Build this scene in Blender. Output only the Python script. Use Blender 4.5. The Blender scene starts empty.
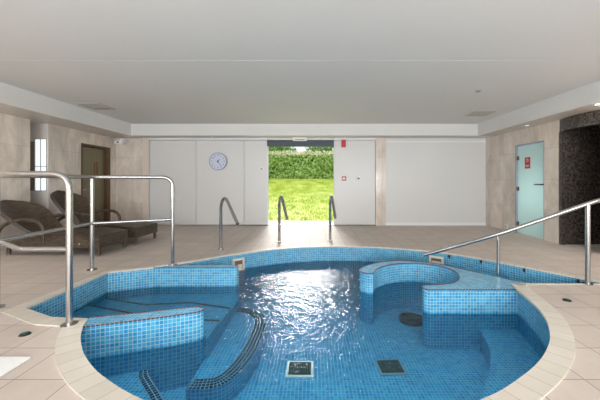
import bpy, bmesh, math, random
from mathutils import Vector, Matrix
random.seed(7)
S = bpy.context.scene
COL = S.collection

# ------------------------------------------------------------------ camera
H = 1.15
cam = bpy.data.cameras.new('camera')
cam.sensor_width = 36; cam.lens = 18.0
cam.shift_x = -14 / 600; cam.shift_y = -18 / 600
cam.clip_end = 300
cam_o = bpy.data.objects.new('camera', cam); COL.objects.link(cam_o)
cam_o.location = (0, 0, H); cam_o.rotation_euler = (math.pi / 2, 0, 0)
S.camera = cam_o

# ------------------------------------------------------------------ world, sun, daylight, exposure
W = bpy.data.worlds.new('sky'); S.world = W; W.use_nodes = True
bg = W.node_tree.nodes['Background']
bg.inputs[0].default_value = (0.80, 0.90, 1.0, 1); bg.inputs[1].default_value = 1.05

def lamp(name, kind, loc, rot, energy, color=(1, 1, 1), size=1.0, size_y=None, angle=None):
    d = bpy.data.lights.new(name, kind); d.energy = energy; d.color = color
    if kind == 'AREA':
        d.size = size
        if size_y: d.shape = 'RECTANGLE'; d.size_y = size_y
    if angle is not None: d.angle = angle
    o = bpy.data.objects.new(name, d); COL.objects.link(o); o.location = loc; o.rotation_euler = rot
    return o
R = math.radians
lamp('sun', 'SUN', (0, 20, 12), (R(-62), 0, R(4)), 2.0, (1.0, 0.97, 0.92), angle=R(15))
# daylight through the glazing of the rear wall, behind the camera
lamp('window_daylight', 'AREA', (0, -3.3, 1.35), (R(128), 0, 0), 440, (0.97, 0.985, 1.0), 8.6, 2.1)
# unseen ceiling fill areas added near the camera, set up below
# unseen fill lamps added under the side soffits to brighten the walls
for lx, rr_ in ((-4.80, -1), (4.25, 1)):
    for ly in (1.2, 2.7, 4.0):
        lamp('soffit_fill_lamp', 'AREA', (lx, ly, 2.29), (R(25), rr_ * R(18) * -1, 0), 6 if rr_ < 0 else (13 if ly > 3 else 3), (1.0, 0.97, 0.94), 0.25, 0.25)
# unseen spots added at the ceiling to brighten the underwater tiles
for lx in (-1.15, -.4, .4, 1.15):
    sp = lamp('pool_fill_spot', 'SPOT', (lx, 2.0, 2.58), (R(20), 0, 0), 70, (0.96, 0.99, 1.0))
    sp.data.spot_size = R(60); sp.data.spot_blend = .7; sp.data.shadow_soft_size = .22
for lx in (-2.6, 2.6):
    lamp('ceiling_fill_light', 'AREA', (lx, 0.3, 2.57), (0, 0, 0), 3, (1.0, 0.99, 0.98), 2.4, 3.4)  # added fill from above, out of view

S.view_settings.view_transform = 'Standard'
S.view_settings.look = 'None'
S.view_settings.gamma = 1
S.view_settings.use_curve_mapping = False
S.view_settings.exposure = 0.6

# ------------------------------------------------------------------ materials
def lin(r, g, b):
    f = lambda c: ((c / 255 + 0.055) / 1.055) ** 2.4 if c > 10 else c / 255 / 12.92
    return (f(r), f(g), f(b), 1)

def mat(name, col, rough=0.5, metal=0.0, spec=0.5, noise=0.0, nscale=8.0, emit=None, estr=0, bump=0.0, bscale=60):
    m = bpy.data.materials.new(name); m.use_nodes = True
    nt = m.node_tree; b = nt.nodes['Principled BSDF']
    b.inputs['Roughness'].default_value = rough; b.inputs['Metallic'].default_value = metal
    b.inputs['Specular IOR Level'].default_value = spec
    b.inputs['Base Color'].default_value = col
    g = nt.nodes.new('ShaderNodeNewGeometry')
    if noise > 0:
        n = nt.nodes.new('ShaderNodeTexNoise'); n.inputs['Scale'].default_value = nscale; n.inputs['Detail'].default_value = 5
        nt.links.new(g.outputs['Position'], n.inputs['Vector'])
        mx = nt.nodes.new('ShaderNodeMix'); mx.data_type = 'RGBA'
        mx.inputs[6].default_value = tuple(c * (1 - noise) for c in col[:3]) + (1,)
        mx.inputs[7].default_value = tuple(min(1, c * (1 + noise)) for c in col[:3]) + (1,)
        nt.links.new(n.outputs[0], mx.inputs[0]); nt.links.new(mx.outputs[2], b.inputs['Base Color'])
    if bump > 0:
        n2 = nt.nodes.new('ShaderNodeTexNoise'); n2.inputs['Scale'].default_value = bscale
        nt.links.new(g.outputs['Position'], n2.inputs['Vector'])
        bp = nt.nodes.new('ShaderNodeBump'); bp.inputs['Strength'].default_value = bump; bp.inputs['Distance'].default_value = 0.01
        nt.links.new(n2.outputs[0], bp.inputs['Height']); nt.links.new(bp.outputs[0], b.inputs['Normal'])
    if emit:
        b.inputs['Emission Color'].default_value = emit; b.inputs['Emission Strength'].default_value = estr
    return m

def tile_mat(name, c1, c2, grout, w, h, gw, coord='UV', off=(0, 0), rough=0.3, mottle=0.0, mscale=3.0, spec=0.5, bump=0.3, smooth=0.1, stretch=(1, 1, 1)):
    m = bpy.data.materials.new(name); m.use_nodes = True
    nt = m.node_tree; N = nt.nodes; L = nt.links; b = N['Principled BSDF']
    if coord == 'UV':
        src = N.new('ShaderNodeUVMap').outputs[0]
    else:
        src = N.new('ShaderNodeNewGeometry').outputs['Position']
    mp = N.new('ShaderNodeMapping'); mp.inputs['Location'].default_value = (-off[0], -off[1], 0)
    L.new(src, mp.inputs['Vector'])
    br = N.new('ShaderNodeTexBrick'); br.offset = 0.0; br.squash = 1.0
    br.inputs['Scale'].default_value = 1; br.inputs['Brick Width'].default_value = w; br.inputs['Row Height'].default_value = h
    br.inputs['Mortar Size'].default_value = gw; br.inputs['Mortar Smooth'].default_value = smooth; br.inputs['Bias'].default_value = 0
    br.inputs['Color1'].default_value = c1; br.inputs['Color2'].default_value = c2; br.inputs['Mortar'].default_value = grout
    L.new(mp.outputs[0], br.inputs['Vector'])
    out = br.outputs['Color']
    if mottle > 0:
        st = N.new('ShaderNodeMapping'); st.inputs['Scale'].default_value = stretch
        g2 = N.new('ShaderNodeNewGeometry'); L.new(g2.outputs['Position'], st.inputs['Vector'])
        n = N.new('ShaderNodeTexNoise'); n.inputs['Scale'].default_value = mscale; n.inputs['Detail'].default_value = 8
        n.inputs['Roughness'].default_value = 0.65; n.inputs['Distortion'].default_value = 0.6
        L.new(st.outputs[0], n.inputs['Vector'])
        mr = N.new('ShaderNodeMapRange'); mr.inputs[1].default_value = 0.3; mr.inputs[2].default_value = 0.7
        mr.inputs[3].default_value = 1 - mottle; mr.inputs[4].default_value = 1 + mottle
        L.new(n.outputs[0], mr.inputs[0])
        mx = N.new('ShaderNodeMix'); mx.data_type = 'RGBA'; mx.blend_type = 'MULTIPLY'; mx.inputs[0].default_value = 1
        L.new(out, mx.inputs[6]); L.new(mr.outputs[0], mx.inputs[7]); out = mx.outputs[2]
    L.new(out, b.inputs['Base Color'])
    b.inputs['Roughness'].default_value = rough; b.inputs['Specular IOR Level'].default_value = spec
    if bump > 0:
        bp = N.new('ShaderNodeBump'); bp.invert = True; bp.inputs['Strength'].default_value = bump; bp.inputs['Distance'].default_value = 0.003
        L.new(br.outputs['Fac'], bp.inputs['Height']); L.new(bp.outputs[0], b.inputs['Normal'])
    return m

M = {}
M['mosaic'] = tile_mat('pool_mosaic', lin(36, 134, 188), lin(74, 168, 203), lin(158, 192, 201), 0.033, 0.033, 0.0028, rough=0.22, mottle=0.10, mscale=5)
M['mosaic_dark'] = tile_mat('nosing_mosaic', lin(8, 14, 34), lin(26, 34, 62), lin(150, 176, 190), 0.033, 0.033, 0.0035, rough=0.25)
M['edge'] = tile_mat('edge_mosaic', lin(40, 18, 34), lin(66, 24, 34), lin(140, 130, 135), 0.033, 0.033, 0.003, rough=0.3)
M['floor'] = tile_mat('floor_tile', lin(197, 184, 174), lin(204, 192, 182), lin(150, 139, 131), 0.332, 0.332, 0.0035, coord='P', off=(0.246 - 0.332 * 30, 0.087 - 0.332 * 30), rough=0.5, mottle=0.05, mscale=4, spec=0.08)
M['coping'] = tile_mat('coping_tile', lin(206, 198, 184), lin(214, 206, 194), lin(178, 168, 154), 0.13, 0.6, 0.003, rough=0.4, mottle=0.04)
M['stone'] = tile_mat('wall_stone_tile', lin(212, 200, 188), lin(222, 212, 201), lin(188, 176, 165), 0.60, 0.60, 0.003, rough=0.13, mottle=0.24, mscale=3.0, stretch=(1, 1, 0.5))
M['black_mosaic'] = tile_mat('black_mosaic', lin(40, 36, 34), lin(88, 79, 72), lin(60, 56, 53), 0.034, 0.034, 0.003, rough=0.22, mottle=0.3, mscale=14)
M['ceiling'] = mat('ceiling_paint', lin(222, 222, 220), 0.8, noise=0.01, nscale=2)
M['white'] = mat('white_paint', lin(232, 232, 234), 0.55, noise=0.01, nscale=2)
M['panel'] = mat('white_panel', lin(217, 217, 216), 0.32, noise=0.012, nscale=1.5)
M['soffit'] = mat('soffit_shaded_greige', lin(208, 200, 190), 0.25, noise=0.05, nscale=3)  # greige underside; its shade is partly put into this colour
M['nosing'] = mat('dark_brown_nosing', lin(48, 40, 38), 0.4, noise=0.1)
M['steel'] = mat('brushed_steel', lin(186, 186, 186), 0.22, 1.0, noise=0.04, nscale=30)
M['track'] = mat('aluminium_track', lin(190, 190, 188), 0.4, 0.6, noise=0.05, nscale=20)
M['darkframe'] = mat('dark_frame', lin(62, 72, 84), 0.45, noise=0.05)
M['rubber'] = mat('black_rubber', lin(24, 24, 26), 0.5, noise=0.1)
M['wood'] = mat('brown_wood', lin(92, 66, 42), 0.4, noise=0.25, nscale=14)
M['leaf_door'] = mat('dark_olive_door', lin(118, 112, 84), 0.35, noise=0.12, nscale=5)
M['red'] = mat('red_plastic', lin(190, 30, 36), 0.4, noise=0.03)
M['green'] = mat('green_plastic', lin(30, 92, 78), 0.4, noise=0.1)
M['wplastic'] = mat('white_plastic', lin(235, 235, 236), 0.4, noise=0.01)
M['cream'] = mat('cream_plastic', lin(222, 216, 200), 0.4, noise=0.08, nscale=30)
M['beigeplaster'] = mat('cream_pillar', lin(222, 210, 198), 0.4, noise=0.03)
M['clockface'] = mat('clock_face', lin(205, 212, 232), 0.3, noise=0.01)
M['clockrim'] = mat('clock_rim', lin(150, 156, 172), 0.3, noise=0.03)
M['black'] = mat('black_paint', lin(28, 28, 34), 0.4, noise=0.05)
def frosted():
    m = mat('frosted_glass', lin(214, 238, 238), 0.3, noise=0.03, nscale=1.2)
    nt = m.node_tree; t = nt.nodes.new('ShaderNodeBsdfTranslucent'); t.inputs[0].default_value = lin(222, 242, 240)
    x = nt.nodes.new('ShaderNodeMixShader'); x.inputs[0].default_value = .5
    nt.links.new(nt.nodes['Principled BSDF'].outputs[0], x.inputs[1]); nt.links.new(t.outputs[0], x.inputs[2])
    nt.links.new(x.outputs[0], nt.nodes['Material Output'].inputs[0])
    return m
M['frosted'] = frosted()
M['towel'] = mat('white_cloth', lin(238, 238, 236), 0.85, noise=0.03, nscale=60, bump=0.3, bscale=240)
M['grate'] = tile_mat('drain_grating', lin(70, 84, 78), lin(92, 104, 92), lin(14, 26, 28), 0.018, 0.5, 0.005, rough=0.5, coord='P')
M['glass_lit'] = mat('glowing_window_glass', lin(220, 226, 232), 0.1, emit=(0.85, 0.93, 1, 1), estr=0.55, noise=0.02)  # even glow: daylight in the rear window, painted reflection in the recess
M['greypanel'] = mat('blue_grey_panel', lin(150, 158, 172), 0.15, noise=0.05)
M['recess'] = mat('grey_recess_wall', lin(206, 200, 196), 0.2, noise=0.05)
M['taupe'] = mat('taupe_panel', lin(120, 108, 98), 0.3, noise=0.06)
M['vent'] = mat('vent_metal', lin(176, 172, 164), 0.4, noise=0.05)
M['ventdark'] = mat('vent_cavity', lin(60, 58, 54), 0.7, noise=0.05)
M['concrete'] = mat('pale_paving', lin(205, 202, 192), 0.8, noise=0.06, nscale=12)

def wicker_mat():
    m = tile_mat('brown_wicker', lin(62, 52, 42), lin(104, 88, 72), lin(22, 17, 13), 0.07, 0.020, 0.0035, rough=0.45, bump=0.9, smooth=0.6)
    for n in m.node_tree.nodes:
        if n.bl_idname == 'ShaderNodeTexBrick': n.offset = 0.5
    return m
M['wicker'] = wicker_mat()

def foliage_mat(name, a, b_, scale):
    m = bpy.data.materials.new(name); m.use_nodes = True
    nt = m.node_tree; N = nt.nodes; L = nt.links; b = N['Principled BSDF']
    g = N.new('ShaderNodeNewGeometry'); n = N.new('ShaderNodeTexNoise'); n.inputs['Scale'].default_value = scale; n.inputs['Detail'].default_value = 6
    L.new(g.outputs['Position'], n.inputs['Vector'])
    r = N.new('ShaderNodeValToRGB'); r.color_ramp.elements[0].position = 0.36; r.color_ramp.elements[0].color = a
    r.color_ramp.elements[1].position = 0.64; r.color_ramp.elements[1].color = b_
    L.new(n.outputs[0], r.inputs[0]); L.new(r.outputs[0], b.inputs['Base Color'])
    b.inputs['Roughness'].default_value = 0.7; b.inputs['Specular IOR Level'].default_value = 0.2
    return m
M['lawn'] = foliage_mat('lawn_grass', lin(168, 186, 56), lin(214, 220, 110), 2.2)
M['hedge'] = foliage_mat('hedge_leaves', lin(84, 122, 48), lin(184, 206, 116), 9)
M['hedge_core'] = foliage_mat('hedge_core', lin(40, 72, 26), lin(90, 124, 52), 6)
M['shoots'] = foliage_mat('hedge_shoots', lin(206, 200, 130), lin(236, 220, 204), 5)
M['tree'] = foliage_mat('tree_leaves', lin(70, 110, 40), lin(140, 176, 84), 3)
M['bark'] = mat('bark', lin(90, 74, 58), 0.9, noise=0.2)

def water_mat():
    m = bpy.data.materials.new('pool_water'); m.use_nodes = True
    nt = m.node_tree; N = nt.nodes; L = nt.links; N.clear()
    out = N.new('ShaderNodeOutputMaterial')
    g = N.new('ShaderNodeNewGeometry')
    n1 = N.new('ShaderNodeTexNoise'); n1.inputs['Scale'].default_value = 8; n1.inputs['Detail'].default_value = 3; n1.inputs['Distortion'].default_value = 0.8
    n2 = N.new('ShaderNodeTexNoise'); n2.inputs['Scale'].default_value = 30.0; n2.inputs['Detail'].default_value = 2; n2.inputs['Distortion'].default_value = 0.5
    for n in (n1, n2): L.new(g.outputs['Position'], n.inputs['Vector'])
    ma = N.new('ShaderNodeMath'); ma.operation = 'MULTIPLY_ADD'; ma.inputs[1].default_value = 0.22
    L.new(n2.outputs[0], ma.inputs[0]); L.new(n1.outputs[0], ma.inputs[2])
    bp = N.new('ShaderNodeBump'); bp.inputs['Strength'].default_value = 0.6; bp.inputs['Distance'].default_value = 0.035
    L.new(ma.outputs[0], bp.inputs['Height'])
    fr = N.new('ShaderNodeFresnel'); fr.inputs['IOR'].default_value = 1.33; L.new(bp.outputs[0], fr.inputs['Normal'])
    tr = N.new('ShaderNodeBsdfTransparent'); tr.inputs[0].default_value = (0.62, 0.91, 1.0, 1)
    gl = N.new('ShaderNodeBsdfGlossy'); gl.inputs['Roughness'].default_value = 0.02; L.new(bp.outputs[0], gl.inputs['Normal'])
    mx = N.new('ShaderNodeMixShader')
    L.new(fr.outputs[0], mx.inputs[0]); L.new(tr.outputs[0], mx.inputs[1]); L.new(gl.outputs[0], mx.inputs[2])
    L.new(mx.outputs[0], out.inputs[0])
    return m
M['water'] = water_mat()

# ------------------------------------------------------------------ helpers
def tag(o, label=None, cat=None, group=None, kind=None):
    if label: o['label'] = label
    if cat: o['category'] = cat
    if group: o['group'] = group
    if kind: o['kind'] = kind
    return o

def obj(name, bm, m, parent=None, smooth=False):
    me = bpy.data.meshes.new(name); bm.to_mesh(me); bm.free()
    ms = m if isinstance(m, (list, tuple)) else [m]
    for x in ms: me.materials.append(x)
    if smooth:
        for p in me.polygons: p.use_smooth = True
        try: me.set_sharp_from_angle(angle=R(40))
        except Exception: pass
    o = bpy.data.objects.new(name, me); COL.objects.link(o)
    if parent is not None: o.parent = parent
    return o

def empty(name, loc=(0, 0, 0), rz=0):
    o = bpy.data.objects.new(name, None); COL.objects.link(o); o.location = loc; o.rotation_euler = (0, 0, rz)
    o.empty_display_size = 0.1
    return o

def boxuv(bm):
    uv = bm.loops.layers.uv.verify()
    bm.normal_update()
    for f in bm.faces:
        n = f.normal
        ax = max(range(3), key=lambda i: abs(n[i]))
        for l in f.loops:
            c = l.vert.co
            l[uv].uv = (c.y, c.z) if ax == 0 else ((c.x, c.z) if ax == 1 else (c.x, c.y))

def box(x0, x1, y0, y1, z0, z1, bm=None, bevel=0.0):
    own = bm is None
    bm2 = bmesh.new()
    bmesh.ops.create_cube(bm2, size=1)
    for v in bm2.verts:
        v.co = Vector(((x0 + x1) / 2 + v.co.x * (x1 - x0), (y0 + y1) / 2 + v.co.y * (y1 - y0), (z0 + z1) / 2 + v.co.z * (z1 - z0)))
    if bevel > 0:
        bmesh.ops.bevel(bm2, geom=bm2.edges[:], offset=bevel, segments=2, affect='EDGES', profile=0.5)
    boxuv(bm2)
    if own: return bm2
    merge(bm, bm2); return bm

def merge(bm, bm2):
    me = bpy.data.meshes.new('tmp'); bm2.to_mesh(me); bm2.free(); bm.from_mesh(me); bpy.data.meshes.remove(me)

def cyl(p0, p1, r, seg=20, r2=None):
    p0 = Vector(p0); p1 = Vector(p1); d = p1 - p0
    bm = bmesh.new()
    bmesh.ops.create_cone(bm, cap_ends=True, segments=seg, radius1=r, radius2=r if r2 is None else r2, depth=d.length)
    q = Vector((0, 0, 1)).rotation_difference(d.normalized())
    bmesh.ops.transform(bm, matrix=Matrix.Translation((p0 + p1) / 2) @ q.to_matrix().to_4x4(), verts=bm.verts)
    boxuv(bm)
    return bm

def catmull(pts, n=6, closed=False):
    out = []; N = len(pts); P_ = [Vector(p) for p in pts]
    rng = range(N) if closed else range(N - 1)
    for i in rng:
        if closed: a, b, c, d = P_[(i - 1) % N], P_[i], P_[(i + 1) % N], P_[(i + 2) % N]
        else: a, b, c, d = P_[max(i - 1, 0)], P_[i], P_[i + 1], P_[min(i + 2, N - 1)]
        for k in range(n):
            t = k / n
            out.append(0.5 * ((2 * b) + (-a + c) * t + (2 * a - 5 * b + 4 * c - d) * t * t + (-a + 3 * b - 3 * c + d) * t ** 3))
    if not closed: out.append(P_[-1])
    return out

def rounded(pts, r, n=6):
    """polyline with its inner corners rounded"""
    P_ = [Vector(p) for p in pts]; out = [P_[0]]
    for i in range(1, len(P_) - 1):
        a = (P_[i - 1] - P_[i]); b = (P_[i + 1] - P_[i])
        q = min(r, a.length * .45, b.length * .45)
        s = P_[i] + a.normalized() * q; e = P_[i] + b.normalized() * q
        for k in range(n + 1):
            t = k / n
            out.append(s * (1 - t) ** 2 + P_[i] * 2 * t * (1 - t) + e * t * t)
    out.append(P_[-1]); return out

def tube(pts, r, seg=14, closed=False):
    P_ = [Vector(p) for p in pts]; n = len(P_)
    bm = bmesh.new(); uvl = bm.loops.layers.uv.verify()
    rings = []; up = None; L = 0; Ls = []
    for i, p in enumerate(P_):
        if closed: t = (P_[(i + 1) % n] - P_[i - 1]).normalized()
        else: t = (P_[min(i + 1, n - 1)] - P_[max(i - 1, 0)]).normalized()
        if up is None:
            up = Vector((0, 0, 1)) if abs(t.z) < .9 else Vector((0, 1, 0))
        up = (up - t * up.dot(t)).normalized(); s = t.cross(up)
        rings.append([bm.verts.new(p + (up * math.cos(a) + s * math.sin(a)) * r) for a in [2 * math.pi * k / seg for k in range(seg)]])
        if i: L += (p - P_[i - 1]).length
        Ls.append(L)
    for i in range(n if closed else n - 1):
        A, B = rings[i], rings[(i + 1) % n]
        for k in range(seg):
            f = bm.faces.new((A[k], A[(k + 1) % seg], B[(k + 1) % seg], B[k]))
            for l, u in zip(f.loops, ((Ls[i], k), (Ls[i], k + 1), (Ls[(i + 1) % n], k + 1), (Ls[(i + 1) % n], k))):
                l[uvl].uv = (u[0], u[1] * 2 * math.pi * r / seg)
    if not closed:
        bm.faces.new(rings[0][::-1]); bm.faces.new(rings[-1])
    bmesh.ops.recalc_face_normals(bm, faces=bm.faces)
    return bm

def prism(poly, z0, z1, top=True, bottom=False, side_mat=0, top_mat=0):
    """vertical prism on an xy outline, with metric UVs (length along the side, height)"""
    bm = bmesh.new(); uv = bm.loops.layers.uv.verify(); n = len(poly)
    lo = [bm.verts.new((p[0], p[1], z0)) for p in poly]; hi = [bm.verts.new((p[0], p[1], z1)) for p in poly]
    s = 0
    for i in range(n):
        j = (i + 1) % n
        d = math.hypot(poly[j][0] - poly[i][0], poly[j][1] - poly[i][1])
        f = bm.faces.new((lo[i], lo[j], hi[j], hi[i])); f.material_index = side_mat
        for l, q in zip(f.loops, ((s, z0), (s + d, z0), (s + d, z1), (s, z1))): l[uv].uv = q
        s += d
    if top:
        f = bm.faces.new(hi); f.material_index = top_mat
        for l in f.loops: l[uv].uv = (l.vert.co.x, l.vert.co.y)
    if bottom:
        f = bm.faces.new(lo[::-1]); f.material_index = top_mat
        for l in f.loops: l[uv].uv = (l.vert.co.x, l.vert.co.y)
    bm.normal_update()
    bmesh.ops.recalc_face_normals(bm, faces=bm.faces)
    bmesh.ops.triangulate(bm, faces=[f for f in bm.faces if len(f.verts) > 4])
    return bm

def P(u, v, z=0.0):
    """the ground point a pixel of the survey corresponds to, at height z"""
    Y = (H - z) * 300 / (v - 182)
    return ((u - 314) * Y / 300, Y)

def offset_poly(poly, dist):
    """offset a closed xy outline outwards (dist may be a list per vertex)"""
    n = len(poly); area = sum(poly[i][0] * poly[(i + 1) % n][1] - poly[(i + 1) % n][0] * poly[i][1] for i in range(n))
    sg = 1 if area > 0 else -1; out = []
    for i in range(n):
        a = Vector(poly[i - 1]); b = Vector(poly[i]); c = Vector(poly[(i + 1) % n])
        t1 = (b - a).normalized(); t2 = (c - b).normalized()
        n1 = Vector((t1.y, -t1.x)) * sg; n2 = Vector((t2.y, -t2.x)) * sg
        m = (n1 + n2)
        if m.length < 1e-4: m = n1
        m.normalize(); k = 1 / max(0.5, m.dot(n1))
        d = dist[i] if isinstance(dist, (list, tuple)) else dist
        out.append(tuple(b + m * d * k))
    return out

def fill_region(outer, holes, z):
    bm = bmesh.new(); edges = []
    for loop in [outer] + holes:
        vs = [bm.verts.new((p[0], p[1], z)) for p in loop]
        for i in range(len(vs)): edges.append(bm.edges.new((vs[i], vs[(i + 1) % len(vs)])))
    bmesh.ops.triangle_fill(bm, use_beauty=True, use_dissolve=False, edges=edges)
    uv = bm.loops.layers.uv.verify()
    for f in bm.faces:
        for l in f.loops: l[uv].uv = (l.vert.co.x, l.vert.co.y)
        if f.normal.z < 0: f.normal_flip()
    bm.normal_update()
    for f in bm.faces:
        if f.normal.z < 0: f.normal_flip()
    return bm

def struct(name, bm, m, parent=None, label=None):
    o = obj(name, bm, m, parent)
    if parent is None: o['kind'] = 'structure'
    if label: o['label'] = label
    return o

def text_mesh(s, size, m, name, parent=None, depth=0.001):
    """lettering as a mesh, centred, in the local xz plane facing -y"""
    c = bpy.data.curves.new('t', 'FONT'); c.body = s; c.size = size; c.align_x = 'CENTER'; c.align_y = 'CENTER'; c.extrude = depth
    o = bpy.data.objects.new('t', c); COL.objects.link(o)
    dg = bpy.context.evaluated_depsgraph_get(); dg.update()
    me = bpy.data.meshes.new_from_object(o.evaluated_get(dg))
    bpy.data.objects.remove(o)
    bm = bmesh.new(); bm.from_mesh(me); bpy.data.meshes.remove(me)
    bmesh.ops.rotate(bm, matrix=Matrix.Rotation(R(90), 3, 'X'), verts=bm.verts)
    return bm

def moved(bm, loc=(0, 0, 0), rz=0):
    bmesh.ops.transform(bm, matrix=Matrix.Translation(loc) @ Matrix.Rotation(rz, 4, 'Z'), verts=bm.verts); return bm

# ------------------------------------------------------------------ pool outline (xy)
front_r = [(2.235, 3.395), (2.20, 3.27), (2.163, 3.165), (2.06, 2.771), (1.936, 2.482), (1.777, 2.24), (1.625, 2.066), (1.434, 1.896), (1.226, 1.751), (0.943, 1.59)]
front = catmull(front_r + [(0.5, 1.43), (0, 1.38), (-0.5, 1.42), (-0.93, 1.575), (-1.243, 1.751), (-1.4125, 1.875), (-1.57, 2.018), (-1.735, 2.21), (-1.845, 2.379), (-1.90, 2.50)], 5)
alcove = [(-2.21, 2.525), (-2.635, 2.72), (-2.635, 3.83), (-2.18, 4.03)]
back = catmull([(-2.18, 4.03), (-1.90, 4.25), (-1.58, 4.52), (-1.32, 4.74), (-0.76, 5.10), (-0.25, 5.29), (0.45, 5.37), (1.30, 5.24), (2.06, 4.90), (2.50, 4.50), (2.86, 4.04), (3.07, 3.76), (3.29, 3.46)], 5)
O = [tuple(p) for p in front] + alcove + [tuple(p) for p in back[1:]] + [(3.42, 3.375), (2.45, 3.385)]
nF, nA = len(front), len(alcove)
Z_BOT = -0.64; Z_W = -0.26

# ------------------------------------------------------------------ room shell
XL, XR, YB, YR = -5.25, 4.55, 7.95, -3.5
ZC, ZS = 2.60, 2.31
outer = [(-6.0, YR), (6.2, YR), (6.2, 8.15), (-6.0, 8.15)]
struct('floor', fill_region(outer, [O], 0.0), M['floor'], label='beige square floor tiles around the pool')
struct('ceiling', box(-6.0, 6.2, YR - .1, 8.15, ZC, ZC + .12), M['ceiling'])
for nm, x0, x1 in (('left', -6.0, -4.56), ('right', 4.09, 6.2)):
    struct('ceiling_bulkhead_' + nm, box(x0, x1, YR, 7.48, ZS, ZC), M['ceiling'])
    struct('ceiling_soffit_' + nm, box(x0, x1 - .03 if nm == 'left' else x1, YR, 7.50, ZS - .006, ZS) if nm == 'left' else box(x0 + .03, x1, YR, 7.50, ZS - .006, ZS), M['soffit'])  # thin sheet giving the underside its shade-toned greige
struct('ceiling_bulkhead_back', box(-6.0, 6.2, 7.48, 8.15, ZS, ZC), M['ceiling'])
struct('trim_1', box(-4.58, -4.55, YR, 7.47, ZC - .012, ZC - .0), M['white'])
struct('trim_2', box(4.08, 4.11, YR, 7.47, ZC - .012, ZC - .0), M['white'])
struct('trim_3', box(-4.56, 4.09, 3.58, 3.60, ZC - .001, ZC), M['ceiling'])

# left wall: near length, shallow lobby recess, door, far length
DL0, DL1, DLZ = 6.76, 7.72, 2.03
bm = box(XL - .5, XL, YR, 5.55, 0, ZS)
box(XL - .5, XL, 5.95, DL0, 0, ZS, bm); box(XL - .5, XL, DL0, DL1, DLZ, ZS, bm); box(XL - .5, XL, DL1, 8.1, 0, ZS, bm)
struct('wall_left', bm, M['stone'])
struct('wall_recess', box(-5.95, -5.70, 5.50, 6.0, 0, ZS), M['recess'])

# rear wall with its glazing (behind the camera)
bm = box(-6.0, 6.2, YR - .2, YR, 0, .28); box(-6.0, 6.2, YR - .2, YR, 2.42, ZC, bm)
box(-6.0, -4.4, YR - .2, YR, .28, 2.42, bm); box(4.4, 6.2, YR - .2, YR, .28, 2.42, bm)
struct('wall_rear', bm, M['stone'])
struct('window_1', box(-4.4, 4.4, YR - .12, YR - .08, .28, 2.42), M['glass_lit'])
wf = bmesh.new()
for k in range(9):
    x = -4.4 + k * 1.1
    box(x - .03, x + .03, YR - .1, YR - .02, .28, 2.42, wf)
struct('window_frame', wf, M['white'])

# right wall: frosted door opening, mosaic shower niche
DR0, DR1, DRZ = 5.93, 6.78, 1.975
NI0, NI1 = 4.62, 5.52
bm = box(XR, XR + .2, DR1, 8.1, 0, ZS); box(XR, XR + .2, DR0, DR1, DRZ, ZS, bm); box(XR, XR + .2, NI1 + .06, DR0, 0, ZS, bm)
box(XR, XR + .2, YR, NI0 + .14, 0, ZS, bm)
struct('wall_right', bm, M['stone'])
bm = box(XR + .2, 6.1, NI1 + .06, NI1 + .1, 0, ZS)
box(XR + .02, 6.1, NI1, NI1 + .06, 0, ZS, bm)
box(6.0, 6.1, 3.6, NI1 + .1, 0, ZS, bm); box(XR + .2, 6.1, 3.5, 3.6, 0, ZS, bm)
struct('wall_niche', bm, M['black_mosaic'])
# curved mosaic lintel over the niche
arc = [(XR + .02 - .09 * math.sin(math.pi * k / 16), NI0 + .12 + (NI1 + .06 - NI0 - .12) * k / 16) for k in range(17)]
struct('trim_lintel', prism(arc + [(XR + .22, NI1 + .06), (XR + .22, NI0 + .12)], 2.08, ZS, bottom=True), M['black_mosaic'])
struct('trim_jamb', box(XR - .012, XR + .04, NI1 - .03, NI1 + .03, 0, 2.08), M['black_mosaic'])

# back wall: stone returns, white panels, opening
xa, xb = -1.245, 0.53
bm = box(-6.0, -4.52, YB, 8.1, 0, ZS)
struct('wall_back', bm, M['stone'])
struct('trim_4', box(-4.52, -4.36, YB - .04, 8.1, 0, ZS), M['beigeplaster'])
struct('wall_pier', box(1.63, 1.89, YB - .05, 8.1, 0, ZS), M['stone'])
def panel(n, x0, x1, lab):
    g = empty('door_%d' % n, ((x0 + x1) / 2, YB, 0)); g['kind'] = 'structure'; g['label'] = lab
    w = (x1 - x0) / 2
    obj('leaf', box(-w + .0025, w - .0025, .01, .06, .02, 2.255, bevel=.004), M['panel'], g)
    obj('bottom_rail', box(-w + .0025, w - .0025, -.004, .01, .02, .10, bevel=.002), M['panel'], g)
    for sx in (-1, 1):
        obj('stile', box(sx * (w - .018) - .010, sx * (w - .018) + .010, -.001, .012, .10, 2.25), M['panel'], g)
    return g
panel(1, -4.36, -3.13, 'white folding panel at the far left of the back wall')
panel(2, -3.13, -1.855, 'white folding panel carrying the wall clock')
panel(3, -1.855, xa, 'narrow white folding panel left of the garden opening')
panel(4, xb, 1.63, 'white folding panel right of the garden opening')
struct('wall_panel', box(1.89, 4.62, YB, 8.1, 0, ZS), M['panel'])
struct('trim_5', box(1.89, 4.56, YB - .012, YB, 2.20, 2.235), M['white'])
struct('baseboard_back', box(1.89, 4.56, YB - .014, YB, 0, .075), M['white'])
struct('trim_6', box(-4.52, 1.63, YB - .035, YB + .10, 2.262, ZS), M['white'], label='white track cover above the folding panels')
struct('trim_7', box(xa, xb, YB - .045, YB + .02, 2.262, ZS - .002), M['track'])
struct('door_frame', box(xa, xb, YB + .05, YB + .16, 2.10, 2.262), M['darkframe'], label='dark head of the garden opening')
struct('door_jamb', box(xa - .01, xa + .02, YB + .0, YB + .14, 0, 2.1), M['white'])
struct('door_sill', box(xa, xb, YB + .0, YB + .25, -.02, .012), M['track'])
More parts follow.
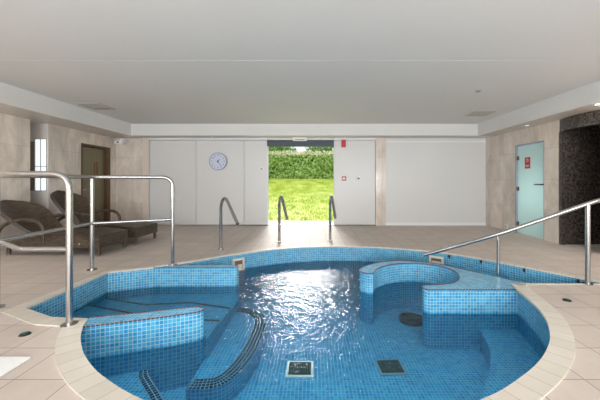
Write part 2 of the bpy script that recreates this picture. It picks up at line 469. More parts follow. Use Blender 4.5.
struct('wall_outer', box(-6.0, xa - .005, 8.1, 8.2, 0, ZC), M['white'])
struct('wall_outer', box(xb + .005, 6.2, 8.1, 8.2, 0, ZC), M['white'])
struct('wall_outer', box(xa - .005, xb + .005, 8.1, 8.2, 2.262, ZC), M['white'])
struct('wall_side', box(-6.1, -6.0, YR, 8.2, 0, ZC), M['white'])
struct('wall_side', box(6.2, 6.3, YR, 8.2, 0, ZC), M['white'])

# ------------------------------------------------------------------ the pool
pool = empty('spa_pool', (0, 3.4, 0))
tag(pool, 'round-fronted spa pool lined in blue mosaic with seat walls and steps', 'pool')
def pp(name, bm, m, smooth=False, label=None, parent=None):
    o = obj(name, bm, m, parent or pool, smooth)
    if parent is None: o.location = (0, -3.4, 0)
    if label: o['label'] = label
    return o
basin = prism(O, Z_BOT, 0.0, top=False)
bmesh.ops.reverse_faces(basin, faces=basin.faces)
pp('basin_wall', basin, M['mosaic'])
pp('basin_floor', fill_region(O, [], Z_BOT), M['mosaic'])
struct('ground', box(-6, 6.2, YR, 8.1, -.9, -.7), M['concrete'])

# coping: a wide band around the front, a slim one round the back
wid = []
for i in range(len(O)):
    if i < nF: w = .128
    elif i < nF + 2: w = .12
    elif i < nF + nA: w = .05
    else: w = .035
    if i >= len(O) - 2: w = .03
    wid.append(w)
wid[0] = .08
Oo = offset_poly(O, wid)
def strip(a, b, z, idx, drop=.02):
    bm = bmesh.new(); uv = bm.loops.layers.uv.verify(); s = 0; n = len(a)
    for i in idx:
        j = (i + 1) % n
        d = math.hypot(a[j][0] - a[i][0], a[j][1] - a[i][1])
        v = [bm.verts.new((q[0], q[1], zz)) for q, zz in ((a[i], z), (a[j], z), (b[j], z), (b[i], z), (a[i], z - drop), (a[j], z - drop), (b[j], 0), (b[i], 0))]
        for quad, uvs in (((0, 1, 2, 3), ((s, .2), (s + d, .2), (s + d, .4), (s, .4))), ((4, 5, 1, 0), ((s, .1), (s + d, .1), (s + d, .2), (s, .2))), ((3, 2, 6, 7), ((s, .4), (s + d, .4), (s + d, .41), (s, .41)))):
            f = bm.faces.new([v[k] for k in quad])
            for l, q in zip(f.loops, uvs): l[uv].uv = q
        s += d
    bmesh.ops.remove_doubles(bm, verts=bm.verts, dist=1e-5)
    bmesh.ops.recalc_face_normals(bm, faces=bm.faces)
    return bm
Oi = offset_poly(O, -.012)
pp('coping', strip(Oi, Oo, .010, list(range(0, nF))), M['coping'], label='wide cream tiled coping around the front')
pp('edge_trim', strip(Oi, Oo, .006, list(range(nF, len(O)))), M['coping'], label='slim cream edging')

def edge_line(pts, z=0.0, r=.0075, closed=False):
    return tube([(p[0], p[1], z) for p in pts], r, 8, closed)

# right: bubble seat ring, ledge and front seat wall in one body
rin = catmull([(.745, 3.79), (.80, 3.93), (.92, 4.08), (1.10, 4.20), (1.30, 4.255), (1.48, 4.245), (1.66, 4.17), (1.78, 4.03), (1.82, 3.846), (1.755, 3.62), (1.63, 3.46), (1.45, 3.375), (1.255, 3.35)], 4)
rout = catmull([(2.42, 3.41), (2.10, 3.80), (1.77, 4.20), (1.58, 4.32), (1.26, 4.40), (.95, 4.31), (.72, 4.13), (.60, 3.93), (.625, 3.84), (.69, 3.78), (.745, 3.79)], 5)
fr_end = [(1.21, 3.335), (1.19, 3.29), (1.195, 3.245), (1.23, 3.215)]
ledge = [tuple(p) for p in rout] + [tuple(p) for p in rin[1:]] + fr_end + [(2.20, 3.213), (2.25, 3.40)]
pp('ledge', prism(ledge, Z_BOT, -.003), M['mosaic'], label='raised mosaic ledge curling round the bubble seat')
pp('edge_tiles', edge_line(rout[5:] + rin[1:] + [Vector(p) for p in fr_end] + [Vector((2.20, 3.213))], -.004), M['edge'])
# ramp floor behind the ledge
def ramp():
    bm = bmesh.new(); uv = bm.loops.layers.uv.verify()
    a = [(3.42, 3.37, -.04), (2.96, 3.37, -.12), (2.46, 3.37, -.215), (2.10, 3.80, -.30), (1.77, 4.20, -.40), (1.30, 4.38, -.52), (.8, 4.2, -.64)]
    b = [(3.43, 3.38, -.04), (3.10, 3.75, -.12), (2.88, 4.05, -.215), (2.52, 4.50, -.30), (2.06, 4.92, -.40), (1.35, 5.25, -.52), (.6, 5.40, -.64)]
    for i in range(len(a) - 1):
        f = bm.faces.new([bm.verts.new(q) for q in (a[i], a[i + 1], b[i + 1], b[i])])
        for l in f.loops: l[uv].uv = (l.vert.co.x, l.vert.co.y)
    bmesh.ops.remove_doubles(bm, verts=bm.verts, dist=1e-5)
    bmesh.ops.recalc_face_normals(bm, faces=bm.faces)
    return bm
pp('ramp', ramp(), M['mosaic'])

# left front seat wall
lw = [(-1.95, 2.40), (-1.85, 2.375), (-1.247, 2.578), (-1.09, 2.635), (-1.03, 2.665), (-1.0, 2.70), (-1.0, 2.735), (-1.035, 2.765), (-1.155, 2.755), (-1.35, 2.70), (-1.95, 2.55)]
lw = [(-1.95, 2.375), (-1.85, 2.385), (-1.55, 2.475), (-1.247, 2.578), (-1.09, 2.64), (-1.03, 2.668), (-1.0, 2.705), (-1.005, 2.745), (-1.05, 2.768), (-1.155, 2.75), (-1.55, 2.635), (-1.92, 2.545)]
pp('seat_wall', prism(lw, Z_BOT, -.003), M['mosaic'], label='front seat wall beside the near post')
pp('edge_tiles', edge_line([Vector(p) for p in lw[1:]], -.004), M['edge'])
# back left seat wall
bw = [(-2.20, 4.035), (-1.10, 4.055), (-1.055, 4.075), (-1.035, 4.11), (-1.05, 4.15), (-1.10, 4.165), (-2.05, 4.16)]
pp('seat_wall', prism(bw, Z_BOT, -.003), M['mosaic'], label='rear seat wall behind the steps')
pp('edge_tiles', edge_line([Vector(p) for p in bw[:-1]], -.004, .005), M['edge'])

# steps between the two walls (treads just under the water), then the bench
l1 = [(-2.63, 3.50), (-1.86, 3.23), (-1.40, 3.14), (-.98, 3.10)]
l2 = [(-2.63, 3.80), (-2.03, 3.60), (-1.50, 3.66), (-.98, 3.50)]
t1 = [(-2.63, 2.72), (-2.21, 2.53), (-1.9, 2.53), (-1.2, 2.70), (-.98, 2.75)] + l1[::-1]
t2 = l1 + l2[::-1]
t3 = l2 + [(-.98, 4.06), (-2.17, 4.03), (-2.63, 3.83)]
pp('step', prism(t1, Z_BOT, -.285), M['mosaic'])
pp('step', prism(t2, Z_BOT, -.325), M['mosaic'])
pp('step', prism(t3, Z_BOT, -.37), M['mosaic'])
def band(pts, w, z):
    a = [Vector(p) for p in pts]; out = []
    for i, p in enumerate(a):
        t = (a[min(i + 1, len(a) - 1)] - a[max(i - 1, 0)]).normalized(); out.append(p + Vector((-t.y, t.x)) * w)
    bm = bmesh.new(); uv = bm.loops.layers.uv.verify(); s = 0
    for i in range(len(a) - 1):
        d = (a[i + 1] - a[i]).length
        f = bm.faces.new([bm.verts.new((q.x, q.y, z)) for q in (a[i], a[i + 1], out[i + 1], out[i])])
        for l, q in zip(f.loops, ((s, 0), (s + d, 0), (s + d, w), (s, w))): l[uv].uv = q
        s += d
    bmesh.ops.remove_doubles(bm, verts=bm.verts, dist=1e-5)
    bm.normal_update()
    for f in bm.faces:
        if f.normal.z < 0: f.normal_flip()
    return bm
pp('step_nosing', tube([(x, y, -.290) for x, y in l1], .017, 8), M['nosing'])
pp('step_nosing', tube([(x, y, -.330) for x, y in l2], .017, 8), M['nosing'])
pp('step_nosing', band([(-2.60, 2.90), (-2.30, 2.70), (-2.05, 2.57)], .033, -.20), M['mosaic_dark'])
pp('step', prism([(-2.63, 2.72), (-2.21, 2.53), (-2.0, 2.53), (-2.05, 2.60), (-2.30, 2.74), (-2.63, 2.93)], Z_BOT, -.205), M['mosaic'])
curve = [tuple(p) for p in catmull([(-1.0, 3.86), (-.80, 3.82), (-.62, 3.66), (-.55, 3.45), (-.54, 3.13), (-.565, 2.81), (-.635, 2.53), (-.75, 2.37), (-.92, 2.335), (-1.0, 2.34)], 5)]
pp('bench', prism(curve, Z_BOT, -.47), M['mosaic'], label='pale curved bench below the steps')
pp('bench_nosing', band(curve, -.135, -.466), M['mosaic_dark'], label='black mosaic nosing on the curved bench')
# side benches left and right of the round front
rb = [tuple(p) for p in catmull([(1.78, 3.215), (1.70, 2.95), (1.62, 2.75), (1.43, 2.46), (1.20, 2.17), (.95, 1.9), (.80, 1.56)], 4)]
right_wall = [tuple(p) for p in front if p[0] > .80 and p[1] < 3.22]
pp('bench', prism(rb + right_wall[::-1], Z_BOT, -.43), M['mosaic'], label='submerged bench along the right side')
lb = [tuple(p) for p in catmull([(-1.46, 2.50), (-1.40, 2.40), (-1.18, 2.17), (-.95, 1.9), (-.75, 1.50)], 4)]
left_wall = [tuple(p) for p in front if p[0] < -.75 and p[1] < 2.40]
pp('bench', prism(lb + left_wall, Z_BOT, -.43), M['mosaic'], label='submerged bench in the near left corner')
pp('bench_nosing', band(lb, -.07 if False else .07, -.426), M['mosaic_dark'])

water = obj('pool_water', fill_region(offset_poly(O, -.002), [], Z_W), M['water'])
tag(water, 'clear rippled water filling the blue mosaic pool', 'water', kind='stuff')

# floor drains
def drain(x, y, rz, lab, fr):
    g = empty('floor_drain', (x, y, Z_BOT), rz); tag(g, lab, 'drain', 'square drains in the pool floor')
    f = box(-.13, .13, -.12, .12, .0, .012, bevel=.003); obj('frame', f, fr, g)
    obj('grating', box(-.105, .105, -.095, .095, .012, .018), M['grate'], g)
drain(-.135, 2.86, 0, 'square pool floor drain with white frame under the glittering water', M['cream'])
drain(.735, 2.89, .06, 'dark square pool floor drain near the bubble seat', M['greypanel'])
g = empty('bubble_grille', (1.27, 3.88, Z_BOT + .001)); tag(g, 'dark round bubble grille on the floor inside the curved seat ring', 'grille')
obj('grille_plate', cyl((0, 0, 0), (0, 0, .03), .17, 28), M['black'], g)
for k in range(5):
    obj('grille_ring', tube([(math.cos(a) * (.03 + .03 * k), math.sin(a) * (.03 + .03 * k), .032) for a in [2 * math.pi * j / 24 for j in range(24)]], .004, 6, True), M['grate'], g)

# skimmer boxes set in the pool wall
def skimmer(x, y, z, rz, lab, w=.10, h=.10):
    g = empty('pool_skimmer', (x, y, z), rz); tag(g, lab, 'skimmer', 'skimmer openings in the pool wall')
    bm = bmesh.new()
    box(-w, w, -.03, .0, h - .03, h, bm); box(-w, w, -.03, .0, -h, -h + .02, bm); box(-w, -w + .03, -.03, .0, -h + .02, h - .03, bm); box(w - .03, w, -.03, .0, -h + .02, h - .03, bm)
    obj('frame', bm, M['cream'], g)
    obj('throat', box(-w + .03, w - .03, -.012, -.004, -h + .02, h - .03), M['taupe'], g)
    obj('flap', box(-w + .04, w - .04, -.02, -.012, -h + .02, .0), M['cream'], g)
skimmer(-1.215, 4.80, -.17, R(40), 'cream skimmer opening beside the rear seat wall')
skimmer(2.00, 4.90, -.14, R(-35), 'cream skimmer opening below the end of the curved handrail', .11, .08)

# stub brackets on the ramp wall
for x, y, lab in ((2.16, 4.79, 'small black bracket on ramp wall nearest the skimmer'), (2.49, 4.47, 'small black bracket on ramp wall just behind the slim rail post'), (2.83, 4.04, 'small black bracket midway along the ramp wall'), (3.17, 3.60, 'small black bracket on ramp wall next to the thick rail post')):
    o = obj('wall_bracket', moved(box(-.011, .011, -.018, .018, -.06, -.015, bevel=.003), (0, 0, 0), R(-50)), M['rubber'])
    o.location = (x, y, 0); tag(o, lab, 'bracket', 'brackets along the ramp wall')

# ------------------------------------------------------------------ handrails
def flange(name, x, y, r, parent, z=0.0):
    return obj(name, cyl((x, y, z), (x, y, z + .012), r, 24), M['steel'], parent, True)
rt = .024; zt = 1.215; zm = .61
rail = empty('guard_rail', (-1.965, 2.41, 0)); tag(rail, 'stainless steel double guard rail around the step entrance of the pool', 'handrail')
def rp(name, bm):
    o = obj(name, bm, M['steel'], rail, True); o.location = (1.965, -2.41, 0); return o
path = [(-1.965, 2.41, 0.0), (-1.965, 2.41, zt), (-2.40, 2.41, zt), (-2.90, 2.72, zt), (-2.90, 3.92, zt), (-1.965, 4.17, zt), (-1.965, 4.17, 0.0)]
def corner(p, q, s, r):  # helper kept simple: uses rounded()
    return rounded([p, q, s], r)
rp('top_rail', tube(rounded(path, .14, 8), rt, 16))
rp('middle_rail', tube(rounded([(-1.965, 2.41, zm), (-2.37, 2.41, zm), (-2.90, 2.75, zm), (-2.90, 3.92, zm), (-1.965, 4.17, .63)], .05, 5), .020, 14))
rp('post', tube([(-2.90, 3.92, 0), (-2.90, 3.92, zt)], rt, 16))
rp('post', tube([(-2.90, 2.74, 0), (-2.90, 2.74, zt)], rt, 16))
for x, y in ((-1.965, 2.41), (-2.90, 3.92), (-2.90, 2.74), (-1.965, 4.17)):
    o = flange('base_flange', x + 1.965, y - 2.41, .058, rail)
# grab handles
def grab(x, y, dx, lab):
    g = empty('grab_rail', (x, y, 0)); tag(g, lab, 'grab rail', 'hooked grab rails on the far edge of the pool')
    pts = [(0, 0, 0), (0, 0, .70)] + [(dx * t * 1.0, -.45 * t, z) for t, z in ((.06, .80), (.18, .868), (.33, .865), (.48, .79), (.72, .655), (1.0, .50))]
    obj('hooked_tube', tube([tuple(pts[0])] + [tuple(p) for p in catmull(pts[1:], 5)], .026, 14), M['steel'], g, True)
    flange('base_flange', 0, 0, .055, g)
grab(-1.585, 5.11, .40, 'hooked steel grab rail in front of the clock panel')
grab(-.66, 5.71, .19, 'hooked steel grab rail left of centre in the garden opening')
grab(.315, 5.86, .07, 'hooked steel grab rail at the right edge of the garden opening')
# curved ramp handrail
g = empty('ramp_handrail', (3.08, 3.375, 0)); tag(g, 'curved stainless steel handrail descending along the pool ramp', 'handrail')
def rr(name, bm):
    o = obj(name, bm, M['steel'], g, True); o.location = (-3.08, -3.375, 0); return o
hp = catmull([(3.42, 3.05, 1.06), (3.20, 3.27, .97), (3.08, 3.375, .905), (2.68, 3.55, .70), (2.28, 3.74, .495), (1.93, 3.98, .31), (1.53, 4.20, .125)], 6)
rr('hand_rail', tube([tuple(p) for p in hp], .024, 16))
rr('post', tube([(3.08, 3.375, 0), (3.08, 3.375, .90)], .024, 16))
rr('post', tube([(2.285, 3.72, -.01), (2.285, 3.72, .43)], .019, 14))
rr('saddle', tube([(3.08, 3.375, .80), (3.08, 3.375, .895)], .015, 10))
rr('saddle', tube([(2.285, 3.72, .42), (2.28, 3.74, .48)], .010, 10))
flange('base_flange', 0, 0, .05, g)

# ------------------------------------------------------------------ wall clock
zc = 1.15 + 20.5 * 7.95 / 300; xc = (218.5 - 314) * 7.95 / 300
g = empty('wall_clock', (xc, YB - .005, zc)); tag(g, 'round pale blue faced wall clock on the white back panel', 'clock')
obj('case', cyl((0, 0.0, 0), (0, -.04, 0), .235, 40), M['clockrim'], g, True)
obj('face', cyl((0, -.04, 0), (0, -.044, 0), .212, 40), M['clockface'], g)
for k in range(1, 13):
    a = 2 * math.pi * k / 12
    for q, dgt in enumerate(str(k)):
        obj('numeral', moved(text_mesh(dgt, .062, None, 'n'), (math.sin(a) * .165 + (q - (len(str(k)) - 1) / 2) * .034, -.046, math.cos(a) * .165)), M['black'], g)
def hand(name, ang, L, w):
    d = Vector((math.sin(ang), 0, math.cos(ang))); s = Vector((d.z, 0, -d.x))
    bm = bmesh.new(); pts = [d * -.03 + s * w, d * L + s * w * .4, d * L - s * w * .4, d * -.03 - s * w]
    vs = [bm.verts.new(p + Vector((0, -.050, 0))) for p in pts]; f = bm.faces.new(vs)
    e = bmesh.ops.extrude_face_region(bm, geom=[f]); bmesh.ops.translate(bm, vec=(0, -.003, 0), verts=[v for v in e['geom'] if isinstance(v, bmesh.types.BMVert)])
    bmesh.ops.recalc_face_normals(bm, faces=bm.faces)
    obj(name, bm, M['black'], g)
hand('hour_hand', R(42), .085, .010); hand('minute_hand', R(146), .15, .008)
obj('hand_cap', cyl((0, -.046, 0), (0, -.056, 0), .016, 16), M['black'], g)

# ------------------------------------------------------------------ small wall things
def bw_pt(u, v, Y=YB): return ((u - 314) * Y / 300, H + (182 - v) * Y / 300)
x, z = bw_pt(343.5, 143.5); g = empty('sounder_box', (x, YB, z)); tag(g, 'red alarm sounder under the track cover beside the garden opening', 'alarm')
obj('housing', box(-.055, .055, -.06, .012, -.10, .095, bevel=.012), M['red'], g)
obj('lens', box(-.035, .035, -.068, -.06, .02, .07, bevel=.003), M['red'], g)
x, z = bw_pt(344, 178.5); g = empty('call_point', (x, YB, z)); tag(g, 'small red and white break glass call point on white panel', 'call point')
obj('housing', box(-.055, .055, -.04, .012, -.055, .055, bevel=.008), M['red'], g)
obj('glass_plate', box(-.038, .030, -.045, -.04, -.026, .026), M['wplastic'], g)
x, z = bw_pt(358.5, 178.5); g = empty('release_button', (x, YB, z)); tag(g, 'round green exit release button in a white plate', 'button')
obj('plate', box(-.05, .05, -.02, .012, -.05, .05, bevel=.006), M['wplastic'], g)
obj('push_button', cyl((0, -.02, 0), (0, -.034, 0), .027, 20), M['green'], g, True)
x, z = bw_pt(261.5, 169); g = empty('door_pull', (x, YB, z)); tag(g, 'small white recessed pull on the narrow panel left of the opening', 'door pull')
obj('plate', cyl((0, .012, 0), (0, -.014, 0), .055, 24), M['wplastic'], g, True)
obj('cup', cyl((0, -.014, 0), (0, -.018, 0), .035, 20), M['vent'], g, True)
x, z = bw_pt(300, 139, YB); g = empty('door_sensor', (x, YB - .045, z)); tag(g, 'white door sensor box above the garden opening', 'sensor')
obj('housing', box(-.185, .185, -.10, .0, -.065, .06, bevel=.01), M['wplastic'], g)
obj('lens_strip', box(-.12, .12, -.104, -.10, -.045, -.02), M['vent'], g)
g = empty('camera_dome', (-5.02, 7.80, 2.16)); tag(g, 'white security camera in the left back corner under the soffit', 'camera')
obj('bracket', box(-.03, .03, -.0, .15, .02, .12, bevel=.006), M['wplastic'], g)
obj('camera_body', box(-.10, .10, -.12, .02, -.03, .05, bevel=.012), M['wplastic'], g)
obj('lens', cyl((.0, -.12, .01), (0, -.14, .01), .022, 16), M['black'], g)

# soffit downlights
def downlight(x, y, z, lab, r=.05, watt=0):
    g = empty('downlight', (x, y, z)); tag(g, lab, 'downlight', 'small recessed downlights')
    obj('bezel', cyl((0, 0, 0), (0, 0, -.008), r, 20), M['track'], g, True)
    obj('lens', cyl((0, 0, -.008), (0, 0, -.011), r * .6, 16), M['lamp'], g)
    if watt: lamp('downlight_lamp', 'AREA', (x, y, z - .02), (0, 0, 0), watt, (1, .98, .95), .14, .14)
M['lamp'] = mat('lamp_lens', lin(230, 240, 240), 0.3, emit=(.8, 1, 1, 1), estr=1.0)
downlight(4.33, 6.10, ZS - .006, 'recessed downlight in the soffit above the frosted door')
downlight(4.20, 4.45, ZS - .006, 'recessed downlight in the soffit above the mosaic shower', watt=2)
g = empty('ceiling_sensor', ((478 - 314) * 4.78 / 300, 4.78, ZC)); tag(g, 'small pale sensor on the ceiling near the right bulkhead', 'sensor')
obj('disc', cyl((0, 0, 0), (0, 0, -.012), .04, 20), M['vent'], g, True)
obj('sensor_eye', cyl((0, 0, -.012), (0, 0, -.018), .015, 12), M['ventdark'], g)
g = empty('wall_socket', (XR, (506.5 - 314) and XR * 300 / (506.5 - 314), .10)); tag(g, 'small low socket on the stone wall left of the frosted door', 'socket')
obj('plate', box(-.012, .0, -.045, .045, -.045, .045, bevel=.003), M['wplastic'], g)
obj('cover_flap', box(-.022, -.012, -.025, .025, -.03, .03, bevel=.003), M['vent'], g)
downlight((212 - 314) * 7.70 / 300, 7.70, ZS, 'tiny downlight above the clock panel', .03)
downlight((345 - 314) * 7.70 / 300, 7.70, ZS, 'tiny downlight above the red sounder', .03)

# ceiling vents
def vent(x, y, wx, wy, lab):
    g = empty('ceiling_vent', (x, y, ZC)); tag(g, lab, 'vent', 'ceiling air diffusers')
    bm = bmesh.new()
    for a in ((-wx, wx, -wy, -wy + .03), (-wx, wx, wy - .03, wy), (-wx, -wx + .03, -wy + .03, wy - .03), (wx - .03, wx, -wy + .03, wy - .03)):
        box(a[0], a[1], a[2], a[3], -.018, 0, bm)
    obj('frame', bm, M['vent'], g)
    obj('cavity', box(-wx + .03, wx - .03, -wy + .03, wy - .03, -.004, 0), M['ventdark'], g)
    n = int((2 * wy - .08) / .05)
    for k in range(n):
        y0 = -wy + .05 + k * .05
        b = box(-wx + .03, wx - .03, -.009, .009, -.0015, .0015)
        bmesh.ops.rotate(b, matrix=Matrix.Rotation(R(-35), 3, 'X'), verts=b.verts)
        obj('slat', moved(b, (0, y0, -.012)), M['vent'], g)
vent(-4.15, 5.72, .21, .24, 'ceiling diffuser grille beside the left bulkhead')
vent(3.50, 6.32, .22, .20, 'ceiling diffuser grille beside the right bulkhead')

# ------------------------------------------------------------------ doors
g = empty('door_5', (XL, (DL0 + DL1) / 2, 0)); g['kind'] = 'structure'; g['label'] = 'dark olive changing room door in brown frame in the left wall'
hw = (DL1 - DL0) / 2
bm = box(-.16, .012, -hw, -hw + .035, 0, DLZ); box(-.16, .012, hw - .12, hw, 0, DLZ, bm); box(-.16, .012, -hw + .035, hw - .12, DLZ - .05, DLZ, bm)
obj('door_frame', bm, M['wood'], g)
lf = obj('door_leaf', box(-.11, -.06, -hw + .04, hw - .13, .01, DLZ - .06, bevel=.004), M['leaf_door'], g)
obj('vision_panel', box(-.062, -.052, -hw + .10, hw - .2, 1.25, 1.85), M['taupe'], lf) if False else None
fig = bmesh.new()
merge(fig, cyl((-.058, .10, 1.60), (-.050, .10, 1.60), .035, 16))
box(-.058, -.050, .07, .13, 1.42, 1.55, fig); box(-.058, -.050, .075, .095, 1.30, 1.42, fig); box(-.058, -.050, .105, .125, 1.30, 1.42, fig)
box(-.058, -.050, .0, .018, 1.30, 1.62, fig)
obj('door_sign', fig, mat('terracotta_sign', lin(122, 72, 56), .5, noise=.05), lf, False)
obj('door_handle', box(-.06, -.03, -hw + .08, -hw + .2, .96, .985, bevel=.004), M['steel'], lf)

g = empty('door_6', (XR, (DR0 + DR1) / 2, 0)); g['kind'] = 'structure'; g['label'] = 'frosted pale glass door in the right stone wall'
hw = (DR1 - DR0) / 2
bm = box(-.004, .12, hw - .03, hw, 0, DRZ); box(-.004, .12, -hw, -hw + .012, 0, DRZ, bm); box(-.004, .12, -hw + .012, hw - .03, DRZ - .022, DRZ, bm)
obj('door_frame', bm, M['greypanel'], g)
lamp('steam_room_light', 'POINT', (5.25, 6.35, .9), (0, 0, 0), 17, (1, 1, 1)).data.shadow_soft_size = .12
lf = obj('glass_leaf', box(.03, .042, -hw + .018, hw - .036, .015, DRZ - .03), M['frosted'], g)
for zz in (.22, 1.0, 1.68):
    obj('hinge', box(.005, .05, hw - .085, hw - .005, zz - .045, zz + .045, bevel=.004), M['wood'], g)
obj('pull_handle', tube(rounded([(.03, -hw + .06, 1.10), (-.05, -hw + .06, 1.10), (-.05, -hw + .21, 1.10), (.03, -hw + .21, 1.10)], .02), .012, 10), M['black'], lf, True)
sg = obj('door_sign', box(.022, .03, .0, .15, 1.44, 1.68), M['red'], lf)
st = bmesh.new()
merge(st, cyl((.022, .075, 1.615), (.019, .075, 1.615), .035, 18)); box(.019, .022, .02, .13, 1.50, 1.512, st); box(.019, .022, .03, .12, 1.475, 1.485, st)
obj('sign_symbol', st, M['wplastic'], sg)
obj('sign_figure', cyl((.019, .075, 1.615), (.017, .075, 1.615), .024, 16), M['red'], sg)

# lobby recess in the left wall
g = empty('window_2', (-5.475, 5.95, 0)); g['kind'] = 'structure'; g['label'] = 'narrow glazed side light in the left wall recess, its reflection painted as glow'
obj('wall_board', box(-.225, .225, -.02, .0, 0, ZS), M['recess'], g)
obj('side_panel', box(-.165, -.03, -.035, -.02, .98, 1.95), M['taupe'], g)
obj('pane', box(-.03, .20, -.03, -.02, .98, 2.0), M['glass_lit'], g)  # glow put in for windows reflected in the glass
fb = bmesh.new()
for xx in (-.035, .08, .192): box(xx, xx + .012, -.04, -.028, .98, 2.0, fb)
for zz in (.97, 1.45, 1.99): box(-.035, .204, -.04, -.028, zz, zz + .015, fb)
obj('window_frame', fb, M['vent'], g)

# ------------------------------------------------------------------ wicker loungers
def sheet(f, nu, nv, th, M_, name, parent):
    """closed thick sheet from f(s,t)->point, s,t in 0..1"""
    bm = bmesh.new(); uv = bm.loops.layers.uv.verify()
    pts = [[Vector(f(i / nu, j / nv)) for j in range(nv + 1)] for i in range(nu + 1)]
    nr = [[None] * (nv + 1) for _ in range(nu + 1)]
    for i in range(nu + 1):
        for j in range(nv + 1):
            a = pts[min(i + 1, nu)][j] - pts[max(i - 1, 0)][j]; b = pts[i][min(j + 1, nv)] - pts[i][max(j - 1, 0)]
            c = a.cross(b); nr[i][j] = c.normalized() if c.length > 1e-9 else Vector((0, 0, 1))
    top = [[bm.verts.new(pts[i][j] + nr[i][j] * th / 2) for j in range(nv + 1)] for i in range(nu + 1)]
    bot = [[bm.verts.new(pts[i][j] - nr[i][j] * th / 2) for j in range(nv + 1)] for i in range(nu + 1)]
    def q(vs, u):
        f_ = bm.faces.new(vs)
        for l, k in zip(f_.loops, u): l[uv].uv = k
    for i in range(nu):
        for j in range(nv):
            U = [(-pts[a][b].x * .8 + pts[a][b].z * .8, pts[a][b].y) for a, b in ((i, j), (i + 1, j), (i + 1, j + 1), (i, j + 1))]
            U = [(b_, a_) for a_, b_ in U]
            q((top[i][j], top[i + 1][j], top[i + 1][j + 1], top[i][j + 1]), U)
            q((bot[i][j], bot[i][j + 1], bot[i + 1][j + 1], bot[i + 1][j]), [U[0], U[3], U[2], U[1]])
    for i in range(nu):
        for j in (0, nv):
            q((top[i][j], bot[i][j], bot[i + 1][j], top[i + 1][j]), [(0, 0), (0, .04), (.05, .04), (.05, 0)])
    for j in range(nv):
        for i in (0, nu):
            q((top[i][j], top[i][j + 1], bot[i][j + 1], bot[i][j]), [(0, 0), (.05, 0), (.05, .04), (0, .04)])
    bmesh.ops.recalc_face_normals(bm, faces=bm.faces)
    return obj(name, bm, M_, parent, True)

def prof(x):  # height of the seat top along the length (x=0 foot end, negative to the head)
    k = [(0, .30), (-.12, .315), (-.45, .345), (-.8, .325), (-1.1, .275), (-1.3, .28)]
    for (a, za), (b, zb) in zip(k, k[1:]):
        if x >= b:
            t = (x - a) / (b - a); t = t * t * (3 - 2 * t); return za + (zb - za) * t
    return k[-1][1]

def make_lounger(back_x, back_z, shift):
    root = empty('wicker_lounger')
    hw = .33
    sheet(lambda s, t: (-1.35 * s, (t - .5) * 2 * hw, prof(-1.35 * s)), 24, 6, .035, M['wicker'], 'seat', root)
    # skirt: wicker side apron following the seat
    bm = bmesh.new(); uv = bm.loops.layers.uv.verify(); n = 20
    loop = [(-1.55 * i / n, -hw) for i in range(n + 1)] + [(-1.55, hw * (2 * k / 4 - 1)) for k in range(1, 4)] + [(-1.55 + 1.55 * i / n, hw) for i in range(n + 1)] + [(0, hw * (1 - 2 * k / 4)) for k in range(1, 4)]
    s = 0
    lo = [bm.verts.new((x, y, .135)) for x, y in loop]; hi = [bm.verts.new((x, y, prof(x) - .005)) for x, y in loop]
    for i in range(len(loop)):
        j = (i + 1) % len(loop); d = math.hypot(loop[j][0] - loop[i][0], loop[j][1] - loop[i][1])
        f = bm.faces.new((lo[i], lo[j], hi[j], hi[i]))
        for l, q in zip(f.loops, ((s, .135), (s + d, .135), (s + d, hi[j].co.z), (s, hi[i].co.z))): l[uv].uv = q
        s += d
    bm.faces.new(lo)
    bmesh.ops.recalc_face_normals(bm, faces=bm.faces)
    obj('skirt', bm, M['wicker'], root)
    # leaf shaped reclining backrest
    def bk(s, t):
        w = .335 * (.80 + .35 * math.sin(math.pi * min(1, s * 1.02) * .72)) * (math.sqrt(max(0.0, 1 - max(0, (s - .45) / .55) ** 2.4)))
        y = (t - .5) * 2 * max(w, .012)
        x = -1.16 - back_x * s - .05 * math.sin(math.pi * s); z = .27 + back_z * s ** 1.05 + .05 * (abs(y) / .33) ** 2
        return (x + .10 * (abs(y) / .33) ** 2, y, z)
    sheet(bk, 26, 12, .05, M['wicker'], 'backrest', root)
    # rolled arm loops
    for sy in (-1, 1):
        arm = catmull([(x_ - shift, y_ * sy, z_) for x_, y_, z_ in ((-.80, hw, .20), (-.80, hw, .42), (-.88, hw + .01, .53), (-1.06, hw + .015, .565), (-1.28, hw + .01, .54), (-1.48, hw, .45), (-1.56, hw, .30), (-1.56, hw, .20))], 5)
        obj('armrest', tube([tuple(p) for p in arm], .028, 10), M['wicker'], root, True)
    for lx in (-.035, -1.50):
        for sy in (-1, 1):
            lg = obj('leg', tube([(lx, sy * (hw - .035), .02), (lx, sy * (hw - .035), .20)], .028, 10), M['wicker'], root, True)
            obj('foot_cap', cyl((lx, sy * (hw - .035), 0), (lx, sy * (hw - .035), .028), .026, 14), M['steel'], lg, True)
    for sy in (-1, 1):
        obj('side_stud', cyl((-.30, sy * hw, .20), (-.30, sy * (hw + .02), .20), .018, 12), M['steel'], root, True)
    return root

def copy_tree(o, parent=None):
    c = o.copy(); COL.objects.link(c); c.parent = parent
    for ch in [x for x in bpy.data.objects if x.parent == o]: copy_tree(ch, c)
    return c
la = make_lounger(.76, .56, .10); la.location = (-3.27, 4.92, 0); la.rotation_euler = (0, 0, R(-3))
tag(la, 'brown wicker lounger nearest the guard rail, its big curved back cut by the photo edge', 'lounger', 'wicker loungers by the left wall')
lb_ = make_lounger(.66, .70, .0); lb_.location = (-3.20, 5.77, 0); lb_.rotation_euler = (0, 0, R(-3))
tag(lb_, 'brown wicker lounger on the far side, in front of the dark door', 'lounger', 'wicker loungers by the left wall')

